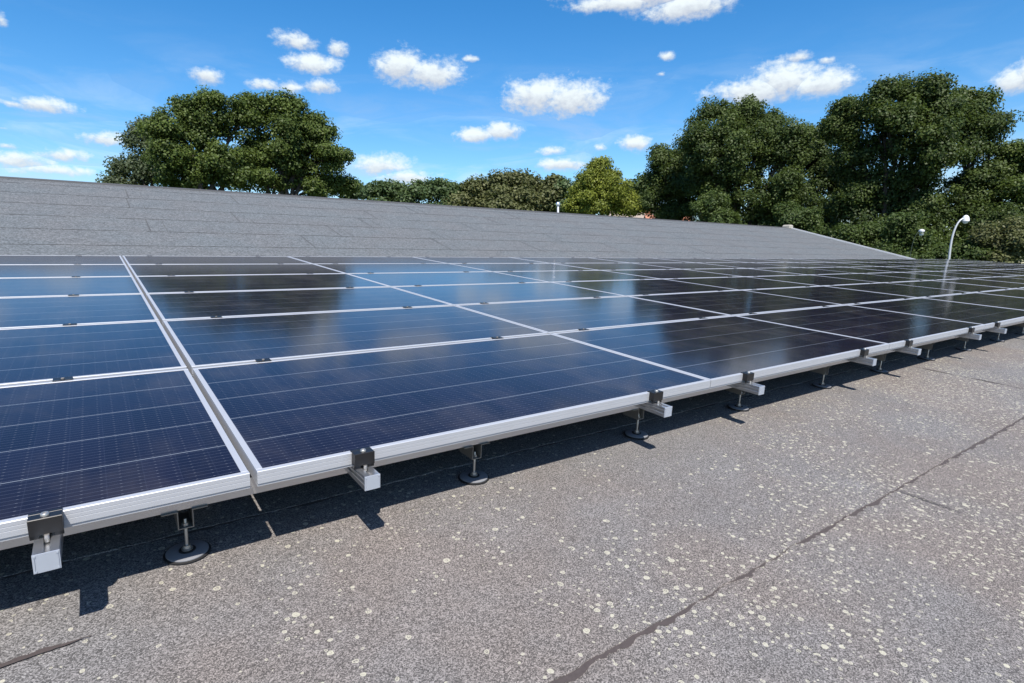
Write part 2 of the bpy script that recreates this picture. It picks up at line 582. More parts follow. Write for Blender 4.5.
low, tar = MB(), MB()
XS = xs_fine(X0, X1)
seams = [-0.665 + 0.92 * k for k in range(-5, 11)]
yend = 7.80 / CT
for k, ys in enumerate(seams):
    yn = min(seams[k + 1] + 0.10, yend) if k + 1 < len(seams) else yend
    if ys >= yend - 0.05:
        break
    vs, fs = [], []
    n = len(XS)
    for x in XS:
        j = ragged(x, k * 1.9, 0.0035)
        vs.append(A(x, ys + j, NR))                       # foot of the sheet's edge
        vs.append(A(x, ys + j + 0.001, NR + 0.0045))
        vs.append(A(x, ys + 0.09 + j, NR + 0.0048))
        vs.append(A(x, yn, NR + 0.0005))
    for i in range(n - 1):
        for q in range(3):
            a, b2 = i * 4 + q, (i + 1) * 4 + q
            fs.append((a, b2, b2 + 1, a + 1))
    low.add(vs, fs)
    # bitumen that bled out of the lap
    vs, fs, run = [], [], []
    for x in XS:
        wd = 0.0076 + 0.0022 * math.sin(x * 1.7 + k) + ragged(x, k * 2.7 + 1, 0.0085)
        if abs(k - 5) > 0:
            wd -= 0.004
        run.append((x, wd if wd > 0.0015 else 0.0))
    for i in range(n - 1):
        (xa, wa), (xb, wb) = run[i], run[i + 1]
        if wa <= 0 and wb <= 0:
            continue
        ja, jb = ragged(xa, k * 1.9, 0.0035), ragged(xb, k * 1.9, 0.0035)
        b0 = len(vs)
        vs += [A(xa, ys + ja - wa, NR + 0.0022), A(xb, ys + jb - wb, NR + 0.0022), A(xb, ys + jb - 0.0002, NR + 0.0032), A(xa, ys + ja - 0.0002, NR + 0.0032)]
        fs.append((b0, b0 + 1, b0 + 2, b0 + 3))
    tar.add(vs, fs)
# end laps of the rolls, and a smear of bitumen
def end_lap(x, ya, yb, wdt, dark, n=60):
    vs, fs = [], []
    for i in range(n + 1):
        t = i / n
        y = ya + (yb - ya) * t
        o = ragged(y * 1.3, x * 3, 0.002)
        ww = wdt * (0.75 + 0.4 * math.sin(y * 23 + x))
        vs += [A(x + o, y, NR + 0.0062), A(x + o + ww, y, NR + 0.0062)]
    for i in range(n):
        fs.append((2 * i, 2 * i + 1, 2 * i + 3, 2 * i + 2))
    dark.add(vs, fs)


end_lap(2.518, 0.24, -0.66, 0.013, tar)
end_lap(0.17, -0.68, -0.90, 0.0055, tar)
end_lap(-3.4, -0.69, -1.5, 0.006, tar)
end_lap(6.1, -0.69, -1.55, 0.007, tar)
end_lap(5.4, 0.24, -0.66, 0.007, tar)
vs, fs = [], []
for i in range(61):
    t = i / 60
    x = -2.62 + 0.52 * t
    y = -0.115 + 0.040 * t + ragged(x * 2, 4, 0.003)
    wd = 0.058 * (1 - t) ** 0.8 * (0.8 + 0.2 * math.sin(t * 31) + 0.15 * math.sin(t * 83))
    vs += [A(x, y, NR + 0.0062), A(x, y + wd + 0.001, NR + 0.0062)]
for i in range(60):
    fs.append((2 * i, 2 * i + 2, 2 * i + 3, 2 * i + 1))
tar.add(vs, fs)
obj('low_roof', two_tone('low_roof', low, tar, M_FELT, M_TAR), hall)

# steeper slope: sheets of felt with laps
up, upt = MB(), MB()
sl = 0.9
XU = [X0 + i * 0.35 for i in range(int((X1 - X0) / 0.35) + 1)] + [X1]
cs, sn = math.cos(math.atan(PITCH_TAN)), math.sin(math.atan(PITCH_TAN))


def P(x, s, n=0.0):
    """place on the steep slope, s metres up from its foot"""
    return Vector((x, YB + s * cs - n * sn, ZB + s * sn + n * cs))


SMAX = (YR - YB) / cs
laps = [0.0] + [(8.8 - YB) / cs + 0.9 * k for k in range(6)]
laps = [s for s in laps if s < SMAX - 0.3] + [SMAX - 0.22]
for k, s in enumerate(laps):
    e = laps[k + 1] + 0.1 if k + 1 < len(laps) else SMAX
    e = min(e, SMAX)
    vs, fs = [], []
    jit = [rng.uniform(-0.008, 0.008) for _ in XU]
    for x, j in zip(XU, jit):
        jj = j if k else 0
        vs += [P(x, s + jj, 0), P(x, s + jj + 0.002, 0.006), P(x, s + jj + 0.1, 0.0065), P(x, e, 0.0008)]
    for i in range(len(XU) - 1):
        for q in range(3):
            a, b2 = i * 4 + q, (i + 1) * 4 + q
            fs.append((a, b2, b2 + 1, a + 1))
    up.add(vs, fs)
    if k:
        for i in range(len(XU) - 1):
            if rng.random() < 0.2:
                continue
            wa = rng.uniform(0.008, 0.024)
            b0 = len(upt.v)
            upt.v += [tuple(P(XU[i], s + jit[i] - wa, 0.0035)), tuple(P(XU[i + 1], s + jit[i + 1] - wa * rng.uniform(.7, 1), 0.0035)),
                      tuple(P(XU[i + 1], s + jit[i + 1], 0.004)), tuple(P(XU[i], s + jit[i], 0.004))]
            upt.f.append((b0, b0 + 1, b0 + 2, b0 + 3))
# roll ends: doubled strips a hand apart
JO = {1: [1.12, 3.85, 6.2, 8.9, 12.4, 17.3, -4.1], 2: [-1.25, 1.9, 4.2, 7.6, 10.8, 15.2, 21.0], 3: [0.27, 2.9, 5.6, 9.4, 13.6, 19.2],
      4: [-1.42, 3.4, 6.9, 11.5, 16.2], 5: [-1.38, 0.6, 4.9, 8.2, 14.0, 20.2]}
for k, lst in JO.items():
    if k + 1 >= len(laps):
        continue
    for x in lst:
        for dx, wj in ((0, 0.020), (0.24, 0.009)):
            sa, sb = laps[k] + 0.01, laps[k + 1] - 0.01
            if dx:
                sb = sa + (sb - sa) * rng.uniform(0.3, 0.9)
            b0 = len(upt.v)
            upt.v += [tuple(P(x + dx, sa, 0.0095)), tuple(P(x + dx + wj, sa, 0.0095)), tuple(P(x + dx + wj * 0.6, sb, 0.0095)), tuple(P(x + dx, sb, 0.0095))]
            upt.f.append((b0, b0 + 1, b0 + 2, b0 + 3))
# the far side of the ridge
YE = YR + (YR - YB) + 1.5
ZE = ZR - (YE - YR) * PITCH_TAN
up.add([(X0, YR, ZR - 0.002), (X1, YR, ZR - 0.002), (X1, YE, ZE), (X0, YE, ZE)], [(0, 1, 2, 3)])
obj('pitched_roof', two_tone('pitched_roof', up, upt, M_FELT2, M_TAR2), hall)
# ridge capping, verge trim, walls
rc = MB().prism([(YR - 0.14, ZR - 0.14 * PITCH_TAN + 0.010), (YR + 0.14, ZR - 0.14 * PITCH_TAN + 0.010), (YR + 0.13, ZR - 0.13 * PITCH_TAN + 0.022),
                 (YR, ZR + 0.020), (YR - 0.13, ZR - 0.13 * PITCH_TAN + 0.022)], 'x', X0, X1 - 0.05)
obj('ridge_cap', rc.mesh('ridge_cap', M_TAR2), hall)
vt = MB()
for (pa, pb) in (((X1, YB, ZB), (X1, YR, ZR)), ((X1, YR, ZR), (X1, YE, ZE)), ((X1, -4.4, -4.4 * math.tan(TH) + NR / CT), (X1, YB, ZB))):
    ya, za, yb_, zb = pa[1], pa[2], pb[1], pb[2]
    prof = [(ya, za - 0.16), (yb_, zb - 0.16), (yb_, zb + 0.055), (ya, za + 0.055)]
    vt.prism(prof, 'x', X1 + 0.002, X1 + 0.075)
obj('verge_trim', vt.mesh('verge_trim', M_TRIM), hall)
fin_ = MB().box(X1 - 0.22, X1 + 0.14, YR - 0.17, YR + 0.17, ZR - 0.03, ZR + 0.14, 0.04)
obj('ridge_end_cap', fin_.mesh('ridge_end_cap', plain('pale mortar', (0.33, 0.31, 0.27), 0.9, 0, 0.2, 20)), hall)
wl = MB()
ya = -4.1
wl.prism([(ya, GROUND), (YE - 0.3, GROUND), (YE - 0.3, ZE - 0.1), (YR, ZR - 0.18), (YB, ZB - 0.2), (ya, ya * math.tan(TH) - 0.40)], 'x', X0 + 0.3, X1 - 0.02)
obj('wall', wl.mesh('wall', M_RENDER), hall)
eg = MB().box(X0, X1, -4.98, -4.90, -4.9 * math.tan(TH) - 0.36, -4.9 * math.tan(TH) - 0.14)
obj('eaves_trim', eg.mesh('eaves_trim', M_TRIM), hall)

# vent pipe standing just over the ridge
vx, vy = 11.45, 14.35
vz = ZR - (vy - YR) * PITCH_TAN
vp = thing('vent_pipe', 'slim white vent pipe with a round shiny cap standing behind the far roof ridge', 'vent pipe', (vx, vy, vz))
obj('pipe', MB().lathe([(0.11, -0.03), (0.11, 0.03), (0.038, 0.07), (0.036, 0.53)], n=20).mesh('pipe', M_WHITE, 40), vp)
obj('vent_cap', MB().lathe([(0.036, 0.0), (0.066, 0.015), (0.078, 0.06), (0.066, 0.11), (0.036, 0.135), (0.01, 0.14)], (0, 0, 0.535), 20).mesh('vent_cap', plain('polished zinc', (0.75, 0.77, 0.8), 0.22, 0.85), 40), vp)

# ---------------------------------------------------------------- solar panels
PW, PD, PP, RP = 1.766, 1.038, 1.770, 1.0645
LIP, FH = 0.0155, 0.039


def frame_mesh():
    m = MB()
    # long sides, with two fine grooves along the outer face
    prof = [(0, -.0012), (0, -.0098), (.0007, -.0102), (.0007, -.0109), (0, -.0113), (0, -.0186), (.0007, -.0190), (.0007, -.0197), (0, -.0201),
            (0, -.0316), (.0030, -.0321), (.0030, -FH), (.024, -FH), (.024, -FH + .002), (.0052, -FH + .002), (.0052, -.0290), (.0022, -.0285), (.0022, -.0065), (LIP, -.0065), (LIP, -.0008), (LIP - .0008, 0), (.0012, 0)]
    m.prism(prof, 'x', 0, PW)
    m.prism([(PD - y, z) for y, z in prof][::-1], 'x', 0, PW)
    for x0, s in ((0, 1), (PW, -1)):
        xa, xb = sorted((x0 + s * .0002, x0 + s * .0022))
        m.box(xa, xb, .0072, PD - .0072, -FH + .0001, -.0067)
        xa, xb = sorted((x0 + s * .0002, x0 + s * LIP))
        m.box(xa, xb, LIP + .0001, PD - LIP - .0001, -.0066, -.0001, .0008)
    return m.mesh('frame', M_ALU)


def glass_mesh():
    return MB().box(LIP - .004, PW - LIP + .004, LIP - .004, PD - LIP + .004, -.0062, -.0016).mesh('glass', M_CELLS)


ORD = ['first', 'second', 'third', 'fourth', 'fifth', 'sixth', 'seventh', 'eighth', 'ninth', 'tenth', 'eleventh', 'twelfth', 'thirteenth',
       'fourteenth', 'fifteenth', 'sixteenth']
ROWN = ['front row', 'second row', 'third row', 'fourth row', 'fifth row', 'back row']
LEFT_EDGE = -1.785
cols = [(-1.7685 + PP * k, 'R', k) for k in range(15)] + [(LEFT_EDGE - PW - PP * k, 'L', k) for k in range(2)]
panel = None
for (cx, side, k) in cols:
    for r in range(6):
        if panel is None:
            panel = o = thing('solar_panel', '', 'solar panel')
            obj('frame', frame_mesh(), o)
            obj('glass', glass_mesh(), o)
        else:
            o = copy_tree(panel)
        o.location = A(cx, r * RP, 0)
        # every panel lies a hair differently on its clamps
        o.rotation_euler = (TH + R(rng.uniform(-.06, .06)), R(rng.uniform(-.05, .05)), 0)
        where = 'right' if side == 'R' else 'left'
        tag(o, 'dark blue solar panel in the %s, %s column %s of the wide double gap' % (ROWN[r], ORD[k], where), 'solar panel', 'solar panels in six rows on the roof')

# ---------------------------------------------------------------- mounting rails with clamps
def rail_mesh(y0, y1):
    h, t = .020, -.0395
    b = -.0762
    prof = [(-h, b), (h, b), (h, b + .012), (h - .004, b + .013), (h - .004, b + .019), (h, b + .020), (h, b + .026), (h - .003, b + .027),
            (h - .003, b + .031), (h, b + .032), (h, t), (.0055, t), (.0055, t - .009), (-.0055, t - .009), (-.0055, t), (-h, t), (-h, b + .032),
            (-h + .003, b + .031), (-h + .003, b + .027), (-h, b + .026), (-h, b + .020), (-h + .004, b + .019), (-h + .004, b + .013), (-h, b + .012)]
    return MB().prism(prof, 'y', y0, y1).mesh('rail', M_RAIL)


Y_END = -.070
rail_me = rail_mesh(Y_END, 6 * RP + .05)
cap = MB().box(-.0204, .0204, Y_END - .0030, Y_END - .0002, -.0766, -.0391)
for sx in (-1, 1):
    for zz in (-.0735, -.0425):
        cap.box(sx * .0170 - .0018, sx * .0170 + .0018, Y_END - .0042, Y_END - .0031, zz - .0018, zz + .0018)
    cap.box(sx * .0176 - .0006, sx * .0176 + .0006, Y_END - .0042, Y_END - .0031, -.070, -.046)
cap_me = cap.mesh('end_cap', M_CAP)
ec = MB()
ec.box(-.0265, .0265, -.0245, -.0008, -.0300, .0035, .0012)
ec.box(-.0265, .0265, -.0007, .0095, .0006, .0036, .0010)
ec.box(-.0265, -.012, -.0205, -.0175, -.0392, -.0301)
ec.box(.012, .0265, -.0205, -.0175, -.0392, -.0301)
ec_me = ec.mesh('end_clamp', M_CLAMP)
bolt_end = MB().lathe([(.0072, 0), (.0072, .004), (.0060, .0055), (.0035, .0055), (.0030, .003)], (0, -.0125, .0036), 16)
bolt_end.lathe([(.0045, -.045), (.0045, -.0302)], (0, -.0265, 0), 10)
be_me = bolt_end.mesh('bolt', M_STEEL, 40)
mc = MB()
g0 = -(RP - PD)                                   # the gap between two rows, seen from the front of the upper one
for sx in (-1, 1):
    mc.box(min(sx * .007, sx * .027), max(sx * .007, sx * .027), g0 - .0075, .0075, .0007, .0036, .0008)
mc.box(-.0069, .0069, g0 - .0075, .0075, .0007, .0026)
mc.box(-.027, .027, g0 + .006, -.006, -.030, .0006)
mc_me = mc.mesh('mid_clamp', M_CLAMP)
bm_me = MB().lathe([(.0055, 0), (.0055, .003), (.004, .0042), (.0024, .0042)], (0, g0 / 2, .0027), 14).mesh('bolt', M_BRACKET, 40)

rail = None
for (cx, side, k) in cols:
    offs = (0.257, 1.412) if side == 'R' else (0.385, PW - 0.368)
    for i, of in enumerate(offs):
        x = cx + of + rng.uniform(-.008, .008)
        if rail is None:
            rail = o = thing('mounting_rail', '', 'rail')
            obj('rail', rail_me, o)
            obj('end_cap', cap_me, o)
            e = obj('end_clamp', ec_me, o)
            obj('bolt', be_me, e)
            for r in range(1, 6):
                c = obj('mid_clamp', mc_me, o)
                c.location = (0, r * RP, 0)
                obj('bolt', bm_me, c)
            c = obj('end_clamp', ec_me, o)
            c.location = (0, 5 * RP + PD, 0)
            c.rotation_euler = (0, 0, math.pi)
        else:
            o = copy_tree(rail)
        o.location = A(x, rng.uniform(-.010, .004) if k else -.002, 0)
        if side == 'L':
            o.location = A(x, -.009, 0)
        o.rotation_euler = (TH, 0, 0)
        # clamps stay tight on the frames whatever the rail's own overhang
        sh = (o.location.y) / CT
        for ch in o.children:
            if 'clamp' in ch.name:
                ch.location.y -= sh
        tag(o, '%s aluminium rail with black clamps under the %s panel column %s of the wide gap' % (('left', 'right')[i], ORD[k], 'right' if side == 'R' else 'left'),
            'rail', 'mounting rails under the panels')

# ---------------------------------------------------------------- adjustable feet
HB = -.1720                                        # underside of the hat-shaped bracket


def foot():
    o = thing('support_foot', '', 'roof foot')
    obj('rubber_pad', MB().lathe([(.0525, NR + .0050), (.0525, NR + .0075), (.0500, NR + .0085)], n=36).mesh('rubber_pad', M_RUB, 40), o)
    obj('base_plate', MB().lathe([(.0475, NR + .0087), (.0475, NR + .0110), (.0455, NR + .0122), (.017, NR + .0130)], n=36).mesh('base_plate', M_DISC, 40), o)
    obj('washer', MB().lathe([(.0190, NR + .0131), (.0190, NR + .0150), (.0170, NR + .0158)], n=24).mesh('washer', M_RUB, 40), o)
    rd = MB().lathe([(.0130, NR + .0160), (.0130, NR + .0180), (.0095, NR + .0195), (.0085, NR + .0270), (.0042, NR + .0275), (.0042, HB + .020), (.0036, HB + .021)], n=16)
    obj('threaded_rod', rd.mesh('threaded_rod', M_STEEL, 40), o)
    nt = MB().lathe([(.0085, HB + .0032), (.0085, HB + .0100)], n=6)
    obj('nut', nt.mesh('nut', M_STEEL), o)
    t, wd, fl, top = .0024, .0175, .0325, -.1240
    y0, y1 = -.014, .070
    prof = [(-wd - fl, top - t), (-wd, top - t), (-wd, HB), (wd, HB), (wd, top - t), (wd + fl, top - t), (wd + fl, top), (wd - t, top), (wd - t, HB + t),
            (-wd + t, HB + t), (-wd + t, top), (-wd - fl, top)]
    obj('bracket', MB().prism(prof, 'y', y0, y1).mesh('bracket', M_BRACKET), o)
    return o


cr = thing('cross_rail', 'long aluminium cross rail in the shade under the front row, resting on the foot brackets', 'rail', A(0, .161, 0), None, (TH, 0, 0))
obj('beam', MB().box(-5.3, 24.7, -.020, .020, -.1236, -.0766).mesh('beam', M_RAIL), cr)
for xe in (-5.3, 24.7):
    obj('end_cap', MB().box(xe - (.003 if xe < 0 else -.0001), xe + (.003 if xe > 0 else -.0001), -.0203, .0203, -.1239, -.0763).mesh('end_cap', M_CAP), cr)
ft = None
FX = [-1.909, -1.063, -0.256, 0.494, 1.340, 2.115, 2.931, 3.706, 4.598, 5.40, 6.21]
for i, x in enumerate(FX):
    if ft is None:
        ft = o = foot()
    else:
        o = copy_tree(ft)
    o.location = A(x, .148 + rng.uniform(-.006, .006), 0)
    o.rotation_euler = (TH, 0, 0)
    tag(o, 'round grey foot on a threaded rod under the front panel edge, %s from the left' % ORD[i], 'roof foot', 'adjustable feet under the front edge')


# ---------------------------------------------------------------- trees
def crown_mesh(name, lobes, material, leaf=0.2, per_m2=26, seed=0, clump=0.75, thin=1.0):
    """a crown as many small leaf faces gathered in clumps; lobes: centre (x,y,z), radii (a,b,c) in metres"""
    g = np.random.default_rng(seed)
    V, F, T = [], [], []
    # smaller boughs push out of the main masses, mostly upwards and outwards
    extra = []
    mid = np.mean([np.array(c, float) for c, r in lobes], 0)
    for (c, rr) in lobes:
        for _ in range(5):
            d = g.normal(size=3)
            d[2] = abs(d[2]) * 1.1 + .15
            out = np.array(c, float) - mid
            d = d / np.linalg.norm(d) + .5 * out / (np.linalg.norm(out) + 1e-6)
            d /= np.linalg.norm(d)
            k = g.uniform(.20, .42)
            extra.append((np.array(c, float) + d * np.array(rr) * g.uniform(.70, .98), np.array(rr, float) * k))
    lobes = [(np.array(c, float), np.array(r, float) * .80) for c, r in lobes] + extra
    cen_all = []
    for (c, rr) in lobes:
        c, rr = np.array(c, float), np.array(rr, float)
        area = 4 * math.pi * ((rr[0] * rr[1]) ** 1.6 / 3 + (rr[0] * rr[2]) ** 1.6 / 3 + (rr[1] * rr[2]) ** 1.6 / 3) ** (1 / 1.6)
        nc = max(5, int(area / (clump ** 2 * 1.3) * thin))
        d = g.normal(size=(nc, 3))
        d /= np.linalg.norm(d, axis=1)[:, None]
        rad = np.where(g.random(nc) < 0.72, g.uniform(.70, 1.08, nc), g.uniform(.25, .8, nc))
        cc = c + d * rr * rad[:, None]
        for q, dd in zip(cc, d):
            rc = clump * g.choice([.5, .75, 1.0, 1.3])
            nl = int(per_m2 * rc * rc * 9 * g.uniform(.6, 1.2) * (0.2 / leaf) ** 2)
            nl = max(nl, 10)
            u = g.normal(size=(nl, 3))
            u /= np.linalg.norm(u, axis=1)[:, None]
            rl = rc * g.random(nl) ** 0.45
            pos = q + u * rl[:, None] * np.array([1.05, 1.05, .72])
            nrm = u * .7 + dd * .45 + np.array([0, 0, .55]) + g.normal(scale=.55, size=(nl, 3))
            nrm /= np.linalg.norm(nrm, axis=1)[:, None]
            a = np.cross(nrm, g.normal(size=(nl, 3)))
            a /= np.linalg.norm(a, axis=1)[:, None] + 1e-9
            b = np.cross(nrm, a)
            s = leaf * g.uniform(.6, 1.25, nl)[:, None]
            p0 = pos - a * s * .55
            p1 = pos + b * s * .42 - nrm * s * .06
            p2 = pos + a * s * .60 - nrm * s * .14
            p3 = pos - b * s * .42 - nrm * s * .06
            V.append(np.stack([p0, p1, p2, p3], 1).reshape(-1, 3))
            T.append(np.full(nl * 4, g.random() * .9 + .05))
            cen_all.append(q)
    V = np.concatenate(V)
    T = np.concatenate(T)
    nf = len(V) // 4
    me = bpy.data.meshes.new(name)
    me.vertices.add(len(V))
    me.vertices.foreach_set('co', V.astype(np.float32).ravel())
    me.loops.add(nf * 4)
    me.loops.foreach_set('vertex_index', np.arange(nf * 4, dtype=np.int32))
    me.polygons.add(nf)
    me.polygons.foreach_set('loop_start', np.arange(0, nf * 4, 4, dtype=np.int32))
    try:
        me.polygons.foreach_set('loop_total', np.full(nf, 4, dtype=np.int32))
    except Exception:
        pass
    at = me.attributes.new('tint', 'FLOAT', 'POINT')
    at.data.foreach_set('value', T.astype(np.float32))
    me.update(calc_edges=True)
    me.materials.append(material)
    return me, np.array(cen_all)


N_LEAF = 0


def tree(name, label, cat, D, trunk_px, lobes_px, material, leaf=0.2, group=None, seed=0, clump=0.75, per_m2=26, thin=1.0, r_trunk=0.28, trunks=1, deep=0.9):
    """a tree standing D metres away; its crown lobes were surveyed as (px, py, half width, half height)"""
    global N_LEAF
    g = random.Random(seed)
    d0 = ray(trunk_px, 230)
    hd = math.hypot(d0.x, d0.y)
    base = Vector((CAM.x + d0.x / hd * D, CAM.y + d0.y / hd * D, GROUND))
    t = thing(name, label, cat, base, group)
    view = Vector((d0.x / hd, d0.y / hd, 0))
    side = Vector((view.y, -view.x, 0))
    L = []
    zc = D / hd                                    # metres along the axis
    for (px, py, hw, hh) in lobes_px:
        d = ray(px, py)
        # where the sight line crosses the upright plane through the trunk, square to the view
        s = (base - CAM).dot(view) / d.dot(view)
        p = CAM + d * s - base
        mw, mh = hw * zc / FPX, hh * zc / FPX
        stretch = 1 / math.sqrt(1 + ((px - 512) / FPX) ** 2)
        mw *= stretch
        md = (mw + mh) / 2 * 1.1
        off = view * (g.uniform(-.55, .55) * md * deep)
        L.append((p + off, (mw, mw * .5 + md * .5, mh)))
    # lobes are upright ellipsoids, slightly rounder in depth
    me, cen = crown_mesh('crown', L, material, leaf, per_m2, seed, clump, thin)
    N_LEAF += len(me.polygons)
    obj('crown', me, t)
    # trunk, limbs towards each lobe and twigs
    tb = MB()
    zmin = min(p.z - r[2] for p, r in L)
    cx = sum((p for p, r in L), Vector()) / len(L)
    for q in range(trunks):
        lean = Vector((g.uniform(-.6, .6), g.uniform(-.6, .6), 0)) * (0.3 if trunks == 1 else 1.2)
        fork = Vector((cx.x * .35, cx.y * .35, max(zmin * .95, cx.z * .45))) + lean
        foot_ = side * ((q - (trunks - 1) / 2) * r_trunk * 2.6)
        mid = foot_ * .7 + fork * .5
        tb.tube([foot_ + Vector((0, 0, -.1)), foot_ + Vector((0, 0, .4)), mid, fork], [r_trunk * 1.35, r_trunk * 1.05, r_trunk * .9, r_trunk * .75], 9)
        for i, (p, r) in enumerate(L):
            if trunks > 1 and i % trunks != q:
                continue
            m1 = fork.lerp(p, .5) + Vector((g.uniform(-.3, .3), g.uniform(-.3, .3), g.uniform(.0, .5)))
            tb.tube([fork - Vector((0, 0, .2)), m1, p], [r_trunk * .5, r_trunk * .33, r_trunk * .16], 6)
            near = [c for c in cen if (Vector(c) - p).length < max(r) * 1.1]
            for c in g.sample(near, min(9, len(near))):
                c = Vector(c)
                st = m1.lerp(p, g.uniform(.2, 1))
                tb.tube([st, st.lerp(c, .5) + Vector((0, 0, .12)), c], [r_trunk * .15, r_trunk * .10, r_trunk * .04], 5)
    obj('trunk', tb.mesh('trunk', M_BARK, 60), t)
    return t


# broad pair of trees behind the ridge on the left
tree('broadleaf_tree', 'broad dome-shaped green tree behind the left of the ridge, left half of the pair', 'tree', 36, 214,
     [(166, 138, 22, 18), (190, 119, 24, 18), (217, 112, 24, 15), (203, 143, 30, 22), (236, 124, 20, 20), (176, 163, 26, 17), (222, 164, 24, 17), (190, 184, 30, 11), (236, 180, 22, 13), (212, 172, 26, 16)],
     L_OAK, .125, 'pair of broad trees behind the ridge', 3, .52, 24, .86, .26, 3)
tree('broadleaf_tree', 'broad rounded green tree behind the left of the ridge, right half of the pair', 'tree', 37, 268,
     [(256, 115, 21, 15), (289, 117, 24, 16), (314, 136, 20, 18), (327, 160, 20, 17), (284, 145, 28, 22), (298, 172, 28, 16), (338, 184, 15, 9), (258, 160, 18, 18), (316, 186, 26, 12), (272, 182, 26, 13), (306, 152, 24, 18), (276, 160, 26, 20)],
     L_OAK, .125, 'pair of broad trees behind the ridge', 4, .52, 24, .86, .26, 3)
tree('broadleaf_tree', 'thin grey-green tree at the left end of the broad pair behind the ridge', 'tree', 40, 138,
     [(154, 134, 15, 11), (140, 148, 18, 16), (133, 168, 19, 17), (150, 174, 20, 16), (124, 185, 13, 9)], L_GREY, .13, None, 5, .55, 19, .62, .14, 2)

# distant wood line between the two groups, each tree its own crown
FARS = [(352, [(352, 192, 12, 7)], L_FAR, 'small pale green tree just right of the broad tree pair, over the ridge'),
        (378, [(372, 194, 14, 7), (388, 193, 13, 8)], L_FAR, 'low blue-green tree in the distant line, leftmost over the ridge'),
        (412, [(402, 195, 14, 9), (420, 193, 15, 9)], L_FAR, 'low blue-green tree in the distant line under the low white cloud'),
        (443, [(440, 193, 12, 9), (450, 196, 12, 10)], L_FAR, 'pointed blue-green tree in the distant line left of the brownish ones'),
        (476, [(468, 195, 15, 10), (484, 191, 15, 11), (478, 202, 20, 9)], L_BRWN, 'brownish green tree in the distant line, leftmost of the brownish ones'),
        (513, [(502, 190, 15, 11), (518, 186, 16, 11), (512, 200, 26, 11)], L_BRWN, 'tallest brownish green tree in the distant line over the ridge middle'),
        (546, [(538, 188, 13, 10), (551, 188, 10, 8), (545, 200, 20, 11)], L_BRWN, 'brownish tree in the distant line just left of the white vent pipe'),
        (572, [(565, 192, 12, 10), (578, 196, 12, 13)], L_FAR, 'dark green tree behind the white vent pipe, left of the yellow-green tree'),
        (640, [(634, 195, 14, 13), (648, 190, 12, 12)], L_DARK, 'dark tree behind the yellow-green tree on its right side')]
for i, (tx, lb, m, lab) in enumerate(FARS):
    tree('distant_tree', lab, 'tree', 92 if i else 46, tx, lb + [(tx, 212, max(16, lb[-1][2] * 1.3), 14)], m, .40 if i else .2, 'distant trees over the ridge', 40 + i, 1.25 if i else .6, 26, 1.1, .3)

tree('yellow_green_tree', 'yellow-green pyramid-shaped tree standing behind the ridge left of the dark trees', 'tree', 47, 602,
     [(601, 172, 9, 9), (594, 183, 16, 11), (611, 187, 16, 12), (584, 197, 15, 11), (604, 203, 24, 14), (621, 201, 14, 12), (580, 208, 14, 8), (628, 209, 11, 8)], L_YELL, .14, None, 9, .62, 26, 1.0, .2)

# tall dark trees on the right
G2 = 'tall dark trees behind the right end of the roof'
tree('tall_tree', 'lower dark green tree at the left end of the tall dark group', 'tree', 47, 672,
     [(662, 162, 14, 12), (682, 163, 18, 17), (668, 188, 20, 22), (690, 192, 18, 24), (652, 204, 10, 12), (675, 214, 26, 18)], L_DARK, .14, G2, 21, .62, 26, 1.1, .25)
tree('tall_tree', 'dark round-topped tree under the wide white cloud, left of the tallest tree', 'tree', 44, 742,
     [(744, 126, 25, 22), (717, 130, 22, 23), (706, 156, 24, 26), (768, 138, 25, 26), (738, 160, 34, 32), (784, 150, 20, 24), (718, 196, 32, 28), (765, 195, 34, 30), (740, 228, 50, 24)],
     L_DARK, .14, G2, 22, .68, 26, 1.05, .34)
tree('tall_tree', 'dark tree filling the notch between the round-topped and the tallest tree', 'tree', 50, 808,
     [(814, 148, 26, 18), (796, 166, 22, 28), (822, 186, 26, 34), (806, 222, 40, 26)], L_DARK, .15, G2, 23, .68, 26, 1.05, .28)
tree('tall_tree', 'tallest dark tree with a ragged top reaching highest into the sky', 'tree', 43, 888,
     [(854, 118, 22, 18), (838, 131, 14, 14), (884, 110, 20, 22), (912, 99, 17, 20), (931, 104, 16, 20), (938, 122, 20, 24), (900, 136, 36, 28), (858, 156, 32, 28),
      (928, 160, 30, 32), (884, 194, 40, 32), (930, 208, 30, 34), (856, 208, 30, 30), (890, 238, 56, 24)], L_DARK, .14, G2, 24, .66, 26, .98, .36)
tree('tall_tree', 'dark tree with drooping side branches just right of the tallest tree', 'tree', 45, 974,
     [(958, 108, 14, 14), (974, 109, 16, 16), (990, 138, 15, 18), (968, 142, 24, 26), (982, 176, 28, 26), (965, 208, 30, 30), (985, 236, 40, 26)], L_DARK, .14, G2, 25, .66, 26, .98, .3)
tree('tall_tree', 'dark tree at the right edge of the photo, lower than its neighbours', 'tree', 46, 1040,
     [(1016, 168, 18, 20), (1042, 164, 28, 26), (1030, 205, 34, 30), (1066, 196, 34, 46), (1035, 240, 48, 24)], L_OAK, .14, G2, 26, .66, 26, 1.05, .3)

tree('hedge', 'dark hedge closing the view under the round-topped trees behind the roof', 'hedge', 56, 800,
     [(760, 246, 34, 22), (815, 244, 36, 24), (862, 248, 34, 24)], L_DARK, .2, 'hedge behind the tall trees', 31, .7, 26, 1.0, .1)
tree('hedge', 'dark hedge closing the view behind the curved lamp post', 'hedge', 56, 950,
     [(910, 246, 36, 24), (960, 246, 36, 24), (1010, 246, 36, 26)], L_DARK, .2, 'hedge behind the tall trees', 32, .7, 26, 1.0, .1)

